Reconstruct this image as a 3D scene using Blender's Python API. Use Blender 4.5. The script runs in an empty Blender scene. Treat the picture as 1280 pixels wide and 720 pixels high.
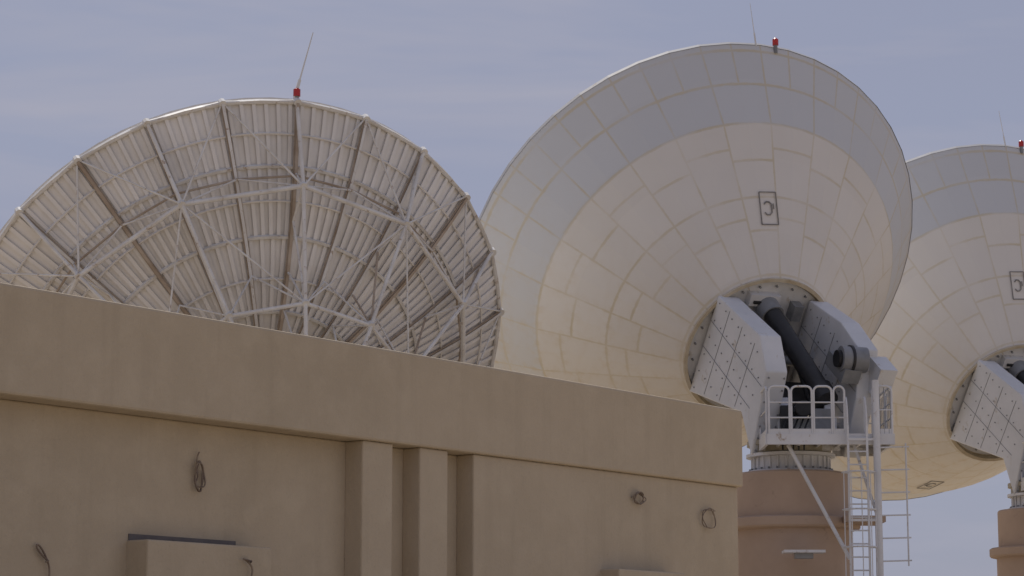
import bpy, bmesh, math, random
from mathutils import Vector, Matrix
random.seed(4)
S=bpy.context.scene
try:
    S.view_settings.view_transform='Standard'; S.view_settings.look='None'; S.view_settings.exposure=0
except Exception as e: print(e)

# ---------------------------------------------------------------- node helpers
class NT:
    def __init__(s,nt): s.nt=nt; s.n=nt.nodes; s.l=nt.links
    def link(s,a,b): s.l.new(a,b)
    def inp(s,sock,v):
        if isinstance(v,(int,float)): sock.default_value=v
        elif isinstance(v,(tuple,list)): sock.default_value=v
        else: s.l.new(v,sock)
    def m(s,op,a,b=0.0,c=0.0,clamp=False):
        n=s.n.new('ShaderNodeMath'); n.operation=op; n.use_clamp=clamp
        s.inp(n.inputs[0],a); s.inp(n.inputs[1],b); s.inp(n.inputs[2],c)
        return n.outputs[0]
    def noise(s,vec,scale,detail=4,rough=.55,dist=0):
        n=s.n.new('ShaderNodeTexNoise'); n.inputs['Scale'].default_value=scale
        n.inputs['Detail'].default_value=min(detail,4.); n.inputs['Roughness'].default_value=rough
        n.inputs['Distortion'].default_value=dist
        if vec is not None: s.l.new(vec,n.inputs['Vector'])
        return n.outputs['Fac']
    def ramp(s,fac,a,b,lo=0.,hi=1.):
        n=s.n.new('ShaderNodeMapRange'); n.clamp=True
        s.inp(n.inputs[0],fac); n.inputs[1].default_value=a; n.inputs[2].default_value=b
        n.inputs[3].default_value=lo; n.inputs[4].default_value=hi
        return n.outputs[0]
    def mix(s,f,a,b,mode='MIX'):
        n=s.n.new('ShaderNodeMix'); n.data_type='RGBA'; n.blend_type=mode
        s.inp(n.inputs[0],f)
        for i,v in ((6,a),(7,b)):
            if isinstance(v,tuple) and len(v)==3: v=(*v,1)
            s.inp(n.inputs[i],v)
        return n.outputs[2]
    def obj(s):
        n=s.n.new('ShaderNodeTexCoord'); return n.outputs['Object']
    def mapping(s,vec,scale):
        n=s.n.new('ShaderNodeMapping'); s.l.new(vec,n.inputs[0]); n.inputs['Scale'].default_value=scale
        return n.outputs[0]
    def sep(s,vec):
        n=s.n.new('ShaderNodeSeparateXYZ'); s.l.new(vec,n.inputs[0]); return n.outputs

def newmat(name,rough=.6,metal=0.):
    m=bpy.data.materials.new(name); m.use_nodes=True
    t=NT(m.node_tree); b=t.n['Principled BSDF']
    b.inputs['Roughness'].default_value=rough; b.inputs['Metallic'].default_value=metal
    return m,t,b
def bump(t,b,h,strength=.3,dist=.02):
    n=t.n.new('ShaderNodeBump'); n.inputs['Strength'].default_value=strength
    n.inputs['Distance'].default_value=dist
    t.link(h,n.inputs['Height']); t.link(n.outputs[0],b.inputs['Normal'])
def dirty(name,c1,c2,scale=2.,rough=.55,rust=None,rustamt=.0,bmp=0.,metal=0):
    m,t,b=newmat(name,rough,metal); o=t.obj()
    f=t.ramp(t.noise(o,scale,4,.6),.35,.7)
    c=t.mix(f,c1,c2)
    if rust:
        g=t.ramp(t.noise(o,scale*2.7,4,.7,.5),.62-rustamt,.75-rustamt*.6)
        c=t.mix(g,c,rust)
    t.link(c,b.inputs['Base Color'])
    if bmp: bump(t,b,t.noise(o,scale*12,3),bmp,.01)
    return m

R=6.1; DH=4.3; PD=.38*R
HUB=.305*R
def zp(r): return DH-PD*(1-(r/R)**2)

M_white=dirty('white_paint',(.70,.70,.71),(.60,.59,.58),1.5,.45,(.34,.25,.16),.02)
M_rim=dirty('rim_paint',(.50,.50,.51),(.42,.41,.40),1.5,.6,(.34,.25,.16),.02)
M_yoke=dirty('yoke_paint',(.69,.69,.70),(.60,.605,.61),.9,.45,(.42,.35,.25),.02,.08)
M_grey=dirty('machine_grey',(.27,.275,.285),(.17,.175,.18),2,.4,None,0,.1)
M_black=dirty('black_rubber',(.012,.012,.013),(.025,.024,.024),3,.5)
M_seam=dirty('sealed_joint',(.58,.51,.39),(.46,.375,.25),3,.7)
M_red=dirty('red_lamp_glass',(.5,.03,.02),(.35,.02,.02),5,.25)
M_truss=dirty('truss_paint',(.72,.71,.69),(.58,.55,.51),2.2,.55,(.34,.24,.16),.04)
M_rib=dirty('rib_weathered',(.48,.40,.32),(.30,.225,.16),1.6,.7)
M_pback=dirty('panel_back',(.79,.765,.735),(.67,.64,.60),.8,.5)
M_refl=dirty('reflector_front',(.75,.75,.74),(.68,.68,.67),.7,.5)
M_terra=dirty('terracotta_paint',(.50,.37,.275),(.43,.315,.23),.8,.85,(.34,.25,.19),-.02,.25)
M_mark=dirty('marking_paint',(.17,.16,.155),(.30,.28,.26),4,.7)
M_bearing=dirty('bearing_grease',(.46,.42,.32),(.30,.26,.20),3,.5)
M_dark_strip=dirty('dark_strip',(.11,.095,.09),(.17,.15,.14),3,.8)  # dark colour for the painted shade line over the hood, also hub slats

def cladding_mat():
    m,t,b=newmat('cladding_panels',.55)
    o=t.obj(); x,y,z=t.sep(o)
    r=t.m('SQRT',t.m('ADD',t.m('MULTIPLY',x,x),t.m('MULTIPLY',y,y)))
    ang=t.m('MULTIPLY',t.m('ARCTAN2',y,x),1/(2*math.pi))
    def radial(n,off=0.):
        a=t.m('ADD',t.m('MULTIPLY',ang,n),200.5+off)
        fr=t.m('ABSOLUTE',t.m('SUBTRACT',t.m('FRACT',a),.5))
        return t.m('MULTIPLY',fr,t.m('MULTIPLY',r,2*math.pi/n)), t.m('FLOOR',t.m('ADD',a,-.5))
    d1,cell=radial(24); d2,cell2=radial(24,.5)
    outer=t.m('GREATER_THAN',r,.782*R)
    par=t.m('FRACT',t.m('MULTIPLY',cell,.5))            # 0 or .5
    dr=t.m('MINIMUM',d1,t.m('ADD',d2,t.m('MULTIPLY',t.m('LESS_THAN',r,.895*R),50.)))
    rings=None
    for rr,st in ((.325,0),(.46,.45),(.56,0.),(.67,.45),(.782,0),(.89,.0),(.985,0)):
        q=t.m('ABSOLUTE',t.m('SUBTRACT',r,t.m('ADD',rr*R,t.m('MULTIPLY',par,st))))
        rings=q if rings is None else t.m('MINIMUM',rings,q)
    d=t.m('MINIMUM',dr,rings)
    n1=t.noise(o,.8,4); n2=t.noise(o,5.,4,.65)
    w=t.m('ADD',-.004,t.m('MULTIPLY',n2,.032))
    line=t.m('SUBTRACT',1.,t.m('DIVIDE',t.m('SUBTRACT',d,w),.02),clamp=True)
    line=t.m('MULTIPLY',line,t.ramp(n1,.35,.62,.18,.72))
    lowz=t.ramp(y,3.,-3.5,.06,1.)
    stain=t.m('MULTIPLY',t.ramp(d,.0,.28,1.,0.),t.ramp(n2,.42,.75,0.,.6))
    # weather streaks running down the cladding
    strk=t.ramp(t.noise(t.mapping(o,(3.2,.35,.35)),1.,4,.6),.56,.78,0,.30)
    stain=t.m('MAXIMUM',t.m('MULTIPLY',stain,lowz),t.m('MULTIPLY',strk,t.m('MULTIPLY',lowz,.9)))
    wn=t.n.new('ShaderNodeTexWhiteNoise'); wn.noise_dimensions='2D'
    cmb=t.n.new('ShaderNodeCombineXYZ'); t.link(cell,cmb.inputs[0])
    t.link(t.m('FLOOR',t.m('MULTIPLY',r,1/(.113*R))),cmb.inputs[1]); t.link(cmb.outputs[0],wn.inputs[0])
    tone=t.ramp(wn.outputs[0],0,1,.975,1.02)
    base=t.mix(t.ramp(t.noise(o,.35,4),.3,.7),(.71,.68,.645),(.665,.635,.60))
    base=t.mix(outer,base,(.565,.575,.595))  # outer band coloured darker and bluer to strengthen its sky-lit shade
    base=t.mix(t.m('MULTIPLY',lowz,.30),base,(.64,.58,.47))
    cmb2=t.n.new('ShaderNodeCombineColor')
    for i in range(3): t.link(tone,cmb2.inputs[i])
    base=t.mix(1.,base,cmb2.outputs[0],'MULTIPLY')
    c=t.mix(stain,base,(.56,.43,.25))
    c=t.mix(line,c,(.55,.47,.32))
    t.link(c,b.inputs['Base Color'])
    h=t.m('ADD',t.m('MULTIPLY',line,-.6),t.m('MULTIPLY',t.noise(o,1.2,2),1.2))
    bump(t,b,h,.22,.03)
    return m
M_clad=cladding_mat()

def plaster_mat():
    m,t,b=newmat('sand_plaster',.9)
    o=t.obj(); x,y,z=t.sep(o)
    big=t.noise(o,.35,4,.6,.4); med=t.noise(o,2.2,4,.65); fine=t.noise(o,30.,4,.6)
    st=t.noise(t.mapping(o,(3.5,3.5,.25)),1.,4,.6)
    c=t.mix(t.ramp(big,.3,.7),(.485,.40,.29),(.42,.345,.245))
    c=t.mix(t.ramp(med,.45,.70,0,.45),c,(.53,.445,.325))
    c=t.mix(t.ramp(st,.52,.75,0,.30),c,(.34,.275,.195))
    c=t.mix(t.ramp(fine,.60,.75,0,.30),c,(.28,.225,.16))
    t.link(c,b.inputs['Base Color'])
    h=t.m('ADD',t.m('MULTIPLY',med,.9),t.m('MULTIPLY',fine,.25))
    bump(t,b,h,.5,.035)
    return m
M_wall=plaster_mat()
m_,t,b=newmat('desert_sand',.95); o=t.obj()
c=t.mix(t.ramp(t.noise(o,.05,4,.6),.3,.7),(.48,.40,.29),(.41,.335,.24))
c=t.mix(t.ramp(t.noise(o,3.,4,.7),.5,.75,0,.5),c,(.30,.24,.17))
t.link(c,b.inputs['Base Color']); bump(t,b,t.noise(o,2.,4),.4,.08); M_sand=m_

# ---------------------------------------------------------------- mesh builder
class MB:
    def __init__(s): s.v=[]; s.f=[]; s.mi=[]; s.mats=[]
    def mat(s,m):
        if m not in s.mats: s.mats.append(m)
        return s.mats.index(m)
    def add(s,vs,fs,m):
        o=len(s.v); s.v+= [tuple(v) for v in vs]; k=s.mat(m)
        for f in fs: s.f.append(tuple(i+o for i in f)); s.mi.append(k)
    def tube(s,p,q,r,m,n=6,r2=None):
        p=Vector(p); q=Vector(q); d=q-p
        if d.length<1e-6: return
        r2=r if r2 is None else r2
        z=d.normalized(); x=z.orthogonal().normalized(); y=z.cross(x)
        vs=[]
        for P,rr in((p,r),(q,r2)):
            for i in range(n):
                a=2*math.pi*(i+.5)/n; vs.append(P+x*math.cos(a)*rr+y*math.sin(a)*rr)
        fs=[(i,(i+1)%n,n+(i+1)%n,n+i) for i in range(n)]+[tuple(range(n))[::-1],tuple(range(n,2*n))]
        s.add(vs,fs,m)
    def path(s,pts,r,m,n=6):
        for a,b in zip(pts[:-1],pts[1:]): s.tube(a,b,r,m,n)
    def bar(s,p,q,w,h,m,up=(0,0,1)):
        p=Vector(p);q=Vector(q);z=(q-p).normalized(); up=Vector(up)
        x=up.cross(z)
        if x.length<1e-4: x=z.orthogonal()
        x.normalize(); y=z.cross(x)
        vs=[P+x*a*w/2+y*b_*h/2 for P in(p,q) for a,b_ in((-1,-1),(1,-1),(1,1),(-1,1))]
        s.add(vs,[(3,2,1,0),(4,5,6,7),(0,1,5,4),(1,2,6,5),(2,3,7,6),(3,0,4,7)],m)
    def box(s,a,b_,m):
        x0,y0,z0=a;x1,y1,z1=b_
        vs=[(x0,y0,z0),(x1,y0,z0),(x1,y1,z0),(x0,y1,z0),(x0,y0,z1),(x1,y0,z1),(x1,y1,z1),(x0,y1,z1)]
        s.add(vs,[(3,2,1,0),(4,5,6,7),(0,1,5,4),(1,2,6,5),(2,3,7,6),(3,0,4,7)],m)
    def lathe(s,prof,n,m,cx=0,cy=0,cap=False,off=0):
        vs=[];fs=[]
        for r,z in prof:
            for i in range(n):
                a=2*math.pi*(i+off)/n; vs.append((cx+r*math.cos(a),cy+r*math.sin(a),z))
        for j in range(len(prof)-1):
            for i in range(n):
                k=(i+1)%n; fs.append((j*n+i,j*n+k,(j+1)*n+k,(j+1)*n+i))
        if cap:
            fs.append(tuple(range(n))[::-1]); o=(len(prof)-1)*n; fs.append(tuple(range(o,o+n)))
        s.add(vs,fs,m)
    def prism(s,poly,x0,x1,m):
        n=len(poly)
        vs=[(x0,a,b_) for a,b_ in poly]+[(x1,a,b_) for a,b_ in poly]
        s.add(vs,[tuple(range(n)),tuple(range(n,2*n))[::-1]]+[(i,n+i,n+(i+1)%n,(i+1)%n) for i in range(n)],m)
    def build(s,name,parent=None,smooth=False,bevel=0,mat=None):
        me=bpy.data.meshes.new(name); me.from_pydata(s.v,[],s.f)
        for m in s.mats: me.materials.append(m)
        for p,k in zip(me.polygons,s.mi): p.material_index=k
        bm=bmesh.new(); bm.from_mesh(me); bmesh.ops.recalc_face_normals(bm,faces=bm.faces)
        bm.to_mesh(me); bm.free()
        ob=bpy.data.objects.new(name,me); S.collection.objects.link(ob)
        if parent: ob.parent=parent
        if mat is not None: ob.matrix_local=mat
        if smooth:
            me.shade_smooth()
            try: me.set_sharp_from_angle(angle=math.radians(35))
            except Exception: pass
        if bevel:
            mo=ob.modifiers.new('bevel','BEVEL'); mo.width=bevel; mo.segments=2; mo.limit_method='ANGLE'
        return ob
def empty(name,loc=(0,0,0)):
    e=bpy.data.objects.new(name,None); S.collection.objects.link(e); e.location=loc; return e
def pol(r,a,z): return Vector((r*math.cos(a),r*math.sin(a),z))

# ---------------------------------------------------------------- antenna
def dishmat(off,head,elev):
    h=math.radians(head); e=math.radians(elev)
    A=Vector((math.cos(e)*math.sin(h),math.cos(e)*math.cos(h),math.sin(e)))
    X=Vector((math.cos(h),-math.sin(h),0)); Y=X.cross(A)   # local y points up, x right, z along boresight
    return Matrix(((X.x,Y.x,A.x,off[0]),(X.y,Y.y,A.y,off[1]),(X.z,Y.z,A.z,off[2]),(0,0,0,1)))

def reflector(parent,M):
    mb=MB(); n=72
    prof=[(max(r,.02)*R,zp(r*R)+.03) for r in (0,.1,.2,.3,.4,.5,.6,.7,.8,.9,1.)]
    mb.lathe(prof,n,M_refl)
    mb.build('reflector_surface',parent,True,mat=M)
    mb=MB(); f=R*R/(4*PD); sz=zp(0)+f*.93
    mb.lathe([(.02,sz-.12),(.35,sz-.06),(.7,sz+.1),(.7,sz+.16),(.02,sz+.3)],32,M_white)
    mb.lathe([(.55,zp(0)),(.4,zp(0)+1.6),(.3,zp(0)+2.2),(.28,zp(0)+2.3),(.02,zp(0)+2.3)],24,M_white)
    for k in range(4):
        a=math.radians(45+90*k); mb.tube(pol(.72*R,a,zp(.72*R)),pol(.6,a,sz+.12),.06,M_white,8)
    mb.build('subreflector_and_struts',parent,True,mat=M)

def beacon(parent,M,lean=0.25,rodlen=1.45,ang=88,rodoff=3.,rr=1.):
    mb=MB(); a=math.radians(ang); p=pol(R,a,DH-.08)
    up=(M.to_3x3().inverted()@Vector((0,0,1))).normalized(); q=p+up*.10
    mb.tube(p-up*.1,q,.05,M_grey,8); mb.tube(q,q+up*.15,.075,M_red,12); mb.tube(q+up*.15,q+up*.19,.06,M_red,12,.02)
    mb.build('obstruction_lamp',parent,True,mat=M)
    mb=MB(); d=(M.to_3x3().inverted()@Vector((lean,0,1))).normalized(); p2=pol(R,a+math.radians(rodoff),DH-.05)
    mb.tube(p2,p2+d*rodlen*.3,.022*rr,M_white,6); mb.tube(p2+d*rodlen*.3,p2+d*rodlen,.012*rr,M_white,6,.006*rr)
    mb.build('lightning_rod',parent,mat=M)

PR=[(R+.02,DH+.05),(R+.02,DH-.04),(.89*R,DH-.87),(.782*R,DH-1.70),(.67*R,DH-2.32),(.56*R,DH-2.96),(.44*R,DH-3.62),(HUB+.06,.02),(HUB+.02,.0)]
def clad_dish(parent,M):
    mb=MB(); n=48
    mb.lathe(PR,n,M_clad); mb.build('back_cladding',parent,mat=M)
    mb=MB(); mb.lathe([(R+.035,DH-.045),(R+.035,DH+.06),(R-.06,DH+.07)],n,M_rim)
    mb.build('rim_edge',parent,mat=M)
    mb=MB()
    def mark(angdeg,rr):
        a=math.radians(angdeg)
        s0=(DH-1.7)/(.782*R-HUB)
        nrm=Vector((math.cos(a)*s0,math.sin(a)*s0,-1)).normalized()
        rad=Vector((math.cos(a),math.sin(a),s0)).normalized(); tan=rad.cross(nrm)
        z=None
        for (r1,z1),(r0,z0) in zip(PR[3:7],PR[4:8]):
            if r0<=rr<=r1: z=z0+(z1-z0)*(rr-r0)/(r1-r0)
        c=Vector((rr*math.cos(a),rr*math.sin(a),z))+nrm*.02
        P=lambda u,v:c+tan*u+rad*v
        w,h=.22,.40
        for p,q in(((-w,-h),(w,-h)),((w,-h),(w,h)),((w,h),(-w,h)),((-w,h),(-w,-h))):
            mb.bar(P(*p),P(*q),.025,.012,M_mark,nrm)
        pts=[(.11,.10),(.06,.16),(-.02,.16),(-.08,.10),(-.08,-.10),(-.02,-.16),(.06,-.16),(.11,-.10)]
        for p,q in zip(pts[:-1],pts[1:]): mb.bar(P(*p),P(*q),.032,.012,M_mark,nrm)
        mb.bar(P(-.13,-.02),P(-.13,.12),.025,.012,M_mark,nrm)
    mark(94,.525*R); mark(268,.66*R)
    mb.build('identification_marks',parent,mat=M)

def open_dish(parent,M):
    mb=MB(); n=96
    prof=[(r*R,zp(r*R)) for r in (.1,.2,.3,.4,.5,.6,.7,.8,.9,1.0)]
    mb.lathe(prof,n,M_pback); mb.build('panel_backs',parent,True,mat=M)
    mb=MB()
    rows=[(.16,.36),(.365,.60),(.605,.81),(.815,.998)]
    cnt=[48,96,144,144]
    for (r0,r1),c in zip(rows,cnt):
        for i in range(c):
            a=2*math.pi*(i+.5)/c
            steps=3; h=.08
            for j in range(steps):
                ra=(r0+(r1-r0)*j/steps)*R; rb=(r0+(r1-r0)*(j+1)/steps)*R
                mb.bar(pol(ra,a,zp(ra)-h/2),pol(rb,a,zp(rb)-h/2),.03,h,M_pback,(math.cos(a+1.57),math.sin(a+1.57),0))
    for rr in (.362,.602,.812,.995,.47,.71,.905):
        main=rr in(.362,.602,.812,.995)
        for i in range(96):
            a0=2*math.pi*i/96; a1=2*math.pi*(i+1)/96; z=zp(rr*R)-.07
            mb.bar(pol(rr*R,a0,z),pol(rr*R,a1,z),.06 if main else .03,.08 if main else .05,M_truss if main else M_pback)
    mb.build('panel_stiffeners',parent,mat=M)
    mb=MB()
    K=24; rm,zm=.80*R,DH-1.60; ri,zi=.5*R,DH-3.26; rh,zh=HUB,0.
    for k in range(K):
        a=2*math.pi*(k)/K+math.radians(0); a1=a+2*math.pi/K; a2=a+4*math.pi/K; am=a-2*math.pi/K
        rim=pol(R,a,DH-.10); rim1=pol(R,a1,DH-.10); rimm=pol(R,am,DH-.1)
        mb.tube(rim,rim1,.042,M_truss,8)
        mb.tube(rim-Vector((0,0,.08)),rim+Vector((0,0,.05)),.085,M_truss,8)
        rs=[.2,.35,.5,.65,.8,.92,1.]
        for q0,q1 in zip(rs[:-1],rs[1:]):
            mb.bar(pol(q0*R,a,zp(q0*R)-.13),pol(q1*R,a,zp(q1*R)-.13),.03,.10,M_rib,(math.cos(a+1.57),math.sin(a+1.57),0))
            mb.bar(pol(q0*R,a,zp(q0*R)-.185),pol(q1*R,a,zp(q1*R)-.185),.06,.012,M_truss if k%3 else M_rib,(0,0,1))
        if k%2==0:
            mid=pol(rm,a,zm); inn=pol(ri,a,zi); hb=pol(rh,a,zh)
            mid2=pol(rm,a2,zm); inn2=pol(ri,a2,zi); hb2=pol(rh,a2,zh)
            for p,q,r in((rim,mid,.042),(mid,inn,.042),(inn,hb,.042),(mid,mid2,.05),(inn,inn2,.042),(mid,rim1,.022),(mid,rimm,.022)):
                mb.tube(p,q,r,M_truss,8)
            mA=pol(rm*1.0,a,zp(rm)-.28); mB_=pol(rm,a2,zp(rm)-.28)
            mm=pol(rm*.99,a1,zp(rm)-.28)
            mb.tube(mA,mm,.026,M_rib,6); mb.tube(mm,mB_,.026,M_rib,6)
            mb.tube(mid,mm,.02,M_truss,6); mb.tube(mid2,mm,.02,M_truss,6)
            mb.tube(mid-Vector((0,0,.04)),mid+Vector((0,0,.08)),.085,M_truss,8)
            mb.tube(inn-Vector((0,0,.04)),inn+Vector((0,0,.08)),.085,M_truss,8)
            P=lambda q:pol(q*R,a,zp(q*R)-.2)
            for p,q in((mid,P(.8)),(mid,P(.92)),(mid,P(.66)),(inn,P(.66)),(inn,P(.5)),(inn,P(.38)),(hb,P(.38)),(hb,P(.25))):
                mb.tube(p,q,.024,M_rib if random.random()<.35 else M_truss,6)
            im=pol(ri,a1,zp(ri)-.28)
            mb.tube(inn,im,.02,M_truss,6); mb.tube(inn2,im,.02,M_truss,6)
            if (k//2)%2: mb.tube(inn,mid2,.02,M_truss,6)
            else: mb.tube(inn2,mid,.02,M_truss,6)
    mb.lathe([(HUB+.05,-.1),(HUB+.05,.5),(HUB-.1,.5),(HUB-.1,-.1),(HUB+.05,-.1)],48,M_truss)
    mb.build('backing_truss',parent,mat=M)

def mount(parent,M):
    mb=MB()
    mb.lathe([(HUB+.08,.0),(HUB+.08,-.05),(HUB-.01,-.05),(HUB-.03,.12),(.02,.12)],48,M_seam)
    mb.build('hub_ring',parent,True,mat=M)
    mb=MB()
    mb.lathe([(HUB-.06,.16),(HUB-.06,.10),(.02,.10)],48,M_yoke)
    for k in range(24):
        p=pol(HUB-.18,2*math.pi*k/24,.08); mb.tube(p,p-Vector((0,0,.05)),.03,M_grey,6)
    mb.box((-.7,1.2,-.12),(.1,1.5,.10),M_white); mb.box((.5,.9,-.2),(.75,1.3,.10),M_grey)
    mb.box((-.6,1.28,-.17),(-.05,1.35,-.122),M_black)
    mb.box((-.88,-1.2,-.5),(.8,.2,.099),M_grey)
    for k in range(7): mb.box((-.8+k*.24,-1.1,-.53),(-.75+k*.24,.15,-.501),M_dark_strip)
    mb.build('hub_plate',parent,mat=M)
    poly=[(1.35,.0),(1.62,-2.35),(1.1,-3.1),(-.85,-3.6),(-.3,-2.6),(-1.28,0.)]
    mb=MB(); mb.prism(poly,-1.5,-.95,M_yoke)
    mb.prism([(1.4,0),(1.7,-1.6),(1.6,-2.7),(.6,-3.2),(-.85,-3.5),(-.35,-2.35),(-1.28,0)],.95,1.45,M_yoke)
    mb.build('elevation_arms',parent,bevel=.03,mat=M)
    mb=MB()
    for x0,sg in((-1.5,-1),(-.95,1),(.95,-1),(1.45,1)):
        for i in range(8):
            for j in range(6):
                y=-1.05+j*.46; t_=.2+i*.38
                if y< -1.28+.38*t_+.12 or y>1.3 or (t_>2.6 and y>.9): continue
                mb.tube((x0,y,-t_),(x0+sg*.02,y,-t_),.018,M_grey,6)
        for t_ in(.75,1.5,2.25): mb.bar((x0+sg*.004,-1.2+.38*t_,-t_),(x0+sg*.004,1.35,-t_),.010,.012,M_grey,(1,0,0))
        for yy,ta,tb in((.0,.02,2.9),(.7,.02,3.1)): mb.bar((x0+sg*.004,yy,-ta),(x0+sg*.004,yy,-tb),.010,.012,M_grey,(1,0,0))
    e0=Vector((-1.22,1.1,-3.1)); e1=Vector((-1.22,-.85,-3.6)); nn=(e1-e0).cross(Vector((1,0,0))).normalized()
    if nn.z>0: nn=-nn
    for k in range(7):
        for s in(-.2,.2):
            p=e0.lerp(e1,(k+.5)/7)+Vector((s,0,0)); mb.tube(p,p+nn*.03,.022,M_grey,6)
    mb.build('arm_bolts',parent,mat=M)
    mb=MB()
    mb.tube((-.15,1.15,-.35),(.10,.62,-3.1),.23,M_black,18); mb.tube((-.18,1.2,-.05),(-.14,1.12,-.40),.29,M_grey,18)
    mb.tube((.09,.64,-2.95),(.12,.55,-3.35),.29,M_black,16)
    mb.tube((-.95,.2,-.9),(.95,.2,-.9),.12,M_grey,12); mb.tube((-.95,-.6,-2.9),(.95,-.6,-2.9),.2,M_grey,16)
    mb.box((.5,.9,-3.1),(.95,1.25,-2.2),M_grey); mb.tube((.5,1.35,-2.75),(1.1,1.4,-2.85),.30,M_grey,20)
    mb.tube((.4,1.345,-2.74),(.5,1.35,-2.75),.2,M_black,16); mb.tube((.7,1.366,-2.783),(.76,1.37,-2.79),.33,M_black,20)
    mb.tube((-.7,.7,-.1),(-.6,.1,-2.4),.045,M_black,8); mb.tube((.5,.6,-.1),(.4,-.2,-2.4),.045,M_black,8)
    mb.tube((-.8,.9,-.1),(-.6,.5,-2.2),.03,M_white,8)
    mb.box((1.25,.75,-3.35),(1.7,1.45,-2.72),M_yoke)
    mb.box((-.7,-.3,-2.9),(-.2,.1,-2.2),M_black); mb.box((-.9,-.5,-2.2),(.9,-.2,-1.2),M_black)
    mb.build('elevation_drive',parent,True,mat=M)

def base(parent,zt):
    mb=MB()
    prof=[(1.95,-.05),(1.95,.25),(1.5,.35),(1.36,.5),(1.36,zt-1.32),(1.52,zt-1.28),(1.55,zt-1.24),(1.55,zt-1.06),(1.5,zt-1.03),(1.30,zt-1.02),(1.30,zt-.04),(1.27,zt),(.02,zt)]
    mb.lathe(prof,64,M_terra); mb.build('pedestal',parent,True)
    mb=MB()
    mb.lathe([(1.0,zt),(1.0,zt+.06),(.86,zt+.07),(.86,zt+.36),(1.02,zt+.37),(1.02,zt+.44),(.8,zt+.46),(.02,zt+.46)],48,M_white)
    for k in range(28):
        p=pol(.88,2*math.pi*k/28,zt+.07); mb.bar(p,p+Vector((0,0,.29)),.05,.05,M_white)
        p=pol(.94,2*math.pi*k/28,zt+.06); mb.tube(p,p+Vector((0,0,.05)),.025,M_grey,6)
    mb.lathe([(.92,zt+.461),(.92,zt+.62),(1.0,zt+.63),(1.0,zt+.74),(.02,zt+.75)],48,M_bearing)
    mb.build('azimuth_bearing',parent,True)
    mb=MB()
    mb.box((-.35,-.55,zt+.75),(1.0,.8,zt+1.25),M_yoke)
    mb.prism([(-.5,zt+1.25),(.7,zt+1.25),(.4,zt+1.75),(-.2,zt+1.75)],-.3,-.05,M_yoke)
    mb.prism([(-.5,zt+1.25),(.7,zt+1.25),(.4,zt+1.75),(-.2,zt+1.75)],.75,.95,M_yoke)
    mb.tube((.2,-.5,zt+1.4),(.2,-1.05,zt+1.4),.19,M_black,16); mb.box((.45,-1.0,zt+.76),(.85,-.56,zt+1.4),M_grey)
    mb.box((-.3,-.8,zt+.76),(-.05,-.56,zt+1.5),M_black)
    mb.build('turret',parent,bevel=.02)
    zf=zt+.70
    mb=MB()
    x0,x1,y0,y1=-.75,2.05,-2.0,-.62
    mb.box((x0,y0,zf-.03),(x1,y1,zf),M_grey); mb.box((1.05,y1+.003,zf-.03),(x1,.7,zf),M_grey)
    for p,q in(((x0,y0),(x1,y0)),((x1,y0),(x1,.7)),((x1,.7),(1.05,.7)),((x0,y0),(x0,y1)),((x0,y1),(1.05,y1))):
        mb.bar((*p,zf-.10),(*q,zf-.10),.07,.24,M_white)
    for i in range(6):
        xx=x0+.35+i*.45; mb.bar((xx,y0+.05,zf-.10),(xx,y1,zf-.1),.05,.12,M_white)
    mb.build('service_platform',parent)
    mb=MB()
    def loop(ax,ay,bx,by,h=1.08,rr=.12,bars=(.55,)):
        P=Vector((ax,ay,zf)); Q=Vector((bx,by,zf)); d=(Q-P).normalized(); up=Vector((0,0,1))
        pts=[P]
        for i in range(5):
            a=math.pi/2*i/4; pts.append(P+up*(h-rr+rr*math.sin(a))+d*(rr-rr*math.cos(a)))
        for i in range(5):
            a=math.pi/2*i/4; pts.append(Q+up*(h-rr+rr*math.cos(a))-d*(rr-rr*math.sin(a)))
        pts.append(Q); mb.path(pts,.026,M_white,8)
        for b_ in bars: mb.tube(P+up*b_,Q+up*b_,.018,M_white,6)
        mb.bar(P+up*.07,Q+up*.07,.012,.12,M_white)
    xs=[-.72,-.22,.28,.72,1.0]
    for a,b_ in zip(xs[:-1],xs[1:]): loop(a+.02,y0,b_-.02,y0,bars=(.38,.72))
    loop(1.60,y0,2.03,y0)
    ys=[-2.0,-1.1,-.2,.7]
    for a,b_ in zip(ys[:-1],ys[1:]): loop(2.03,a+.03,2.03,b_-.03,bars=(.38,.72))
    loop(1.1,.7,2.0,.7); loop(x0,y0+.05,x0,y1)
    for i in range(12): mb.tube((2.03,-1.95+i*.2,zf),(2.03,-1.95+i*.2,zf+1.0),.009,M_grey,5)
    for i in range(4): mb.tube((1.66+i*.1,y0,zf),(1.66+i*.1,y0,zf+1.05),.009,M_grey,5)
    mb.build('guard_rail',parent)
    mb=MB(); lx0,lx1,ly=1.02,1.44,y0-.16
    for xx in(lx0,lx1):
        mb.bar((xx,ly,0),(xx,ly,zf+.2),.05,.025,M_white,(0,1,0))
        pts=[Vector((xx,ly,zf+.2))]+[Vector((xx,ly+.28-.28*math.cos(a),zf+.2+.65*math.sin(a))) for a in [math.pi/2*i/6 for i in range(1,7)]]
        mb.path(pts+[Vector((xx,ly+.28,zf+.75)),Vector((xx,ly+.28,zf))],.022,M_white,6)
    z=.3
    while z<zf: mb.tube((lx0,ly,z),(lx1,ly,z),.018,M_white,6); z+=.29
    cx=(lx0+lx1)/2
    hoops=[]
    z=2.4
    while z<zf-.3:
        pts=[Vector((cx+.36*math.cos(a),ly-.42*math.sin(a)-.03,z)) for a in [math.pi*i/10 for i in range(11)]]
        pts=[Vector((lx1,ly,z))]+pts+[Vector((lx0,ly,z))]
        mb.path(pts,.02,M_white,5); hoops.append(pts); z+=.82
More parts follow.
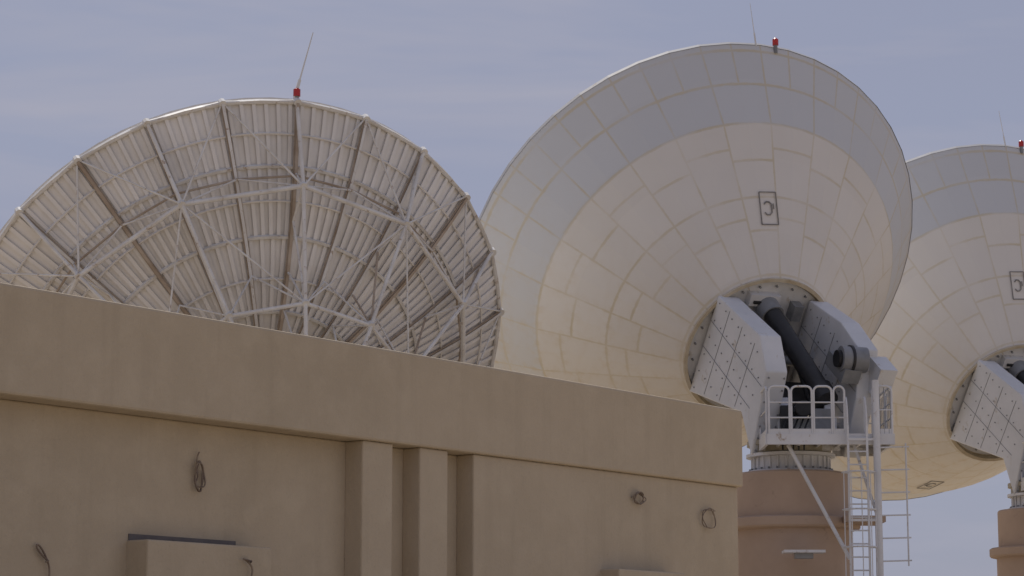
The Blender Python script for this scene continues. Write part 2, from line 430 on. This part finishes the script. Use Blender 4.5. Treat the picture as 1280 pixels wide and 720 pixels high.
    for idx in(2,4,6,8,10):
        if len(hoops)>1: mb.tube(hoops[0][idx],hoops[-1][idx],.012,M_white,5)
    mb.build('caged_ladder',parent)
    mb=MB(); mx=1.66
    mb.tube((mx,y0-.12,0),(mx,y0-.12,zf+1.2),.08,M_white,16)
    for z in(zf-.12,zf-1.9,1.6): mb.bar((mx,y0-.12,z),(lx0,y0-.16,z),.05,.05,M_white)
    mb.bar((mx,y0-.12,zt-1.15),(1.2,-.9,zt-1.15),.06,.06,M_white)
    mb.tube((2.3,y0-.1,zt-2.2),(2.3,y0-.1,zt+.5),.02,M_white,6)
    for z in(-2.1,-1.6,-1.1,-.6,-.1,.4): mb.tube((mx,y0-.1,zt+z),(2.37,y0-.1,zt+z+.02),.018,M_white,6)
    mb.tube((-.25,y0+.3,zf-.2),(lx0,y0-.05,zt-2.05),.045,M_white,8)
    mb.tube((1.2,y0+.2,zf-.2),(mx,y0-.12,zt-1.2),.035,M_white,8)
    mb.box((1.0,-1.6,zt-1.2),(1.9,-.3,zt-1.06),M_terra)
    mb.bar((-.1,-1.35,zt-1.95),(-.1,-1.95,zt-1.9),.04,.04,M_white); mb.box((-.45,-2.35,zt-1.92),(.45,-1.8,zt-1.86),M_white); mb.box((-.2,-2.2,zt-2.04),(.2,-1.95,zt-1.92),M_grey)
    mb.build('support_mast',parent,True)
    mb=MB()
    for k in range(5):
        x=-.3+k*.12; pts=[Vector((x+.4,-.3,zt+1.4)),Vector((x+.2,-.75,zt+1.3)),Vector((x,-1.05-.04*k,zt+.9)),Vector((x,-1.08,zt+.45))]
        mb.path(pts,.022,M_black,6)
    mb.build('cable_run',parent)

def antenna(loc,zt,hub,head,elev,clad=True,lean=.0,rod=1.3,bang=88,ro=3.,rr=1.):
    e=empty('satellite_dish_antenna',loc)
    M=dishmat(hub,head,elev)
    reflector(e,M)
    (clad_dish if clad else open_dish)(e,M)
    mount(e,M); beacon(e,M,lean,rod,bang,ro,rr); base(e,zt)
    return e

zt=6.66
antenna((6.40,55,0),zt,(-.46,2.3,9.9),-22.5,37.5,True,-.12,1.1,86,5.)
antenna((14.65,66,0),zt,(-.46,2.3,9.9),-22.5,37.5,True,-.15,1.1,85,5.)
antenna((-4.13,46.4,0),zt-3.5,(-.46,2.3,6.4),-25,37,False,.26,1.5,90,0.5,1.7)

# ---------------------------------------------------------------- building
bld=empty('plastered_building')
cx,cy=3.30,34.2; ux,uy=-.608,-.794; nx,ny=.794,-.608
bld.matrix_world=Matrix(((ux,nx,0,cx),(uy,ny,0,cy),(0,0,1,0),(0,0,0,1)))
L=20.; D=6.2; HT=5.70; PH=1.10
FR=-.06; BK=-.33
mb=MB()
zb=HT-PH
mb.box((.06,-D+.1,-.1),(L-.06,BK,zb-.001),M_wall)
mb.box((.06,BK-.01,-.1),(6.12,FR,zb-.002),M_wall)
mb.box((6.62,BK-.01,-.1),(7.15,FR,zb-.002),M_wall)
mb.box((7.65,BK-.01,-.1),(8.19,FR,zb-.002),M_wall)
mb.build('walls',bld,bevel=.02)
mb=MB(); mb.box((0,-.45,zb),(L,0,HT),M_wall); mb.box((0,-D,zb),(L,-D+.4,HT),M_wall)
mb.box((0,-D+.403,zb),(.4,-.453,HT-.003),M_wall); mb.box((L-.4,-D+.403,zb),(L,-.453,HT-.003),M_wall)
ob=mb.build('parapet',bld,bevel=.03)
mb=MB(); mb.box((.41,-D+.41,zb+.1),(L-.41,-.46,zb+.3),M_sand); mb.build('roof_slab',bld)
mb=MB()
mb.box((9.75,BK-.05,2.3),(11.62,BK+.32,3.28),M_wall); mb.build('window_hood',bld,bevel=.02)
mb=MB(); mb.box((10.0,BK-.2,3.27),(11.6,BK+.012,3.35),M_dark_strip); mb.build('hood_shade_strip',bld)  # dark strip on the wall standing in for shade above the hood
mb=MB(); mb.box((1.9,FR-.05,2.3),(3.45,FR+.3,3.30),M_wall); mb.build('window_hood_small',bld,bevel=.02)
mb=MB()
for a,b_ in((9.95,11.4),(2.1,3.25)):
    f=BK if a>5 else FR
    mb.box((a,f-.1,1.1),(b_,f+.02,2.28),M_black); mb.box((a-.06,f-.05,1.04),(b_+.06,f+.05,1.10),M_wall)
    mb.box(((a+b_)/2-.03,f,1.1),((a+b_)/2+.03,f+.035,2.28),M_white)
mb.build('windows',bld)
M_cable=dirty('old_cable',(.16,.115,.085),(.30,.235,.175),6,.7)
def coil(s,z,f,rx,rz,turns,tail,th=.008):
    c=bpy.data.curves.new('cable_loop','CURVE'); c.dimensions='3D'; c.bevel_depth=th; c.bevel_resolution=2
    sp=c.splines.new('NURBS'); pts=[]
    n=int(turns*8)
    for i in range(n):
        a=2*math.pi*i/8; k=.65+.4*random.random()
        pts.append((s+rx*k*math.cos(a)+random.uniform(-.02,.02),f+.03+.05*random.random(),z+rz*k*math.sin(a)))
    pts+= [(s+q[0],f+.04,z+q[1]) for q in tail]
    sp.points.add(len(pts)-1)
    for p,q in zip(sp.points,pts): p.co=(*q,1)
    sp.use_endpoint_u=True; sp.order_u=3
    c.materials.append(M_cable); o=bpy.data.objects.new('cable_loop',c); S.collection.objects.link(o); o.parent=bld
coil(10.62,4.02,BK,.09,.18,3,[(.0,.0),(.05,.2),(.0,.26)])
coil(2.62,4.28,FR,.15,.09,3,[(0,.1),(-.1,.02)])
coil(.92,4.10,FR,.20,.17,2.6,[(-.1,.1),(-.2,.12)],.007)
coil(12.75,3.0,BK,.02,.02,.5,[(.12,.12),(.14,.18),(.08,.16),(-.02,.02),(-.06,-.1),(-.03,-.3)],.01)
coil(10.15,3.1,BK+.33,.02,.02,.5,[(.12,.04),(.05,.02),(-.04,-.04),(-.05,-.12),(.0,-.22)],.01)

# ---------------------------------------------------------------- ground
mb=MB(); mb.add([(-6000,-6000,0),(6000,-6000,0),(6000,6000,0),(-6000,6000,0)],[(0,1,2,3)],M_sand); mb.build('ground')

# ---------------------------------------------------------------- world
SE,SA=56.,-22.
w=bpy.data.worlds.new('World'); S.world=w; w.use_nodes=True; t=NT(w.node_tree)
bg=t.n['Background']; sky=t.n.new('ShaderNodeTexSky'); sky.sky_type='NISHITA'; sky.sun_disc=False
sky.sun_elevation=math.radians(SE); sky.sun_rotation=math.radians(SA)
sky.air_density=1.0; sky.dust_density=1.5; sky.ozone_density=2.0
tc=t.n.new('ShaderNodeTexCoord')
# thin high haze veiling the blue
hz=t.noise(t.mapping(tc.outputs['Generated'],(1.0,1.0,5.)),1.6,3,.55,.2)
col=t.mix(t.ramp(hz,.3,.7,.78,.88),sky.outputs[0],(3.55,3.7,4.95,1))
cl=t.noise(t.mapping(tc.outputs['Generated'],(1.2,1.2,8.)),3.0,4,.6,.3)
col=t.mix(t.ramp(cl,.48,.72,0,.55),col,(4.9,4.8,5.6,1))
t.link(col,bg.inputs[0]); bg.inputs[1].default_value=.085
sd=bpy.data.lights.new('sun','SUN'); sd.energy=3.2; sd.angle=math.radians(.5); sd.color=(1,.95,.88)
so=bpy.data.objects.new('sun',sd); S.collection.objects.link(so)
e,a=math.radians(SE),math.radians(SA)
d=Vector((math.cos(e)*math.sin(a),math.cos(e)*math.cos(a),math.sin(e)))
so.rotation_euler=d.to_track_quat('Z','Y').to_euler(); so.location=(0,0,60)

cam=bpy.data.cameras.new('camera'); co=bpy.data.objects.new('camera',cam); S.collection.objects.link(co)
cam.sensor_width=36; cam.lens=84.4; cam.clip_end=20000; cam.clip_start=.1
co.location=(0,0,1.7); co.rotation_euler=(math.radians(99.59),0,0); S.camera=co
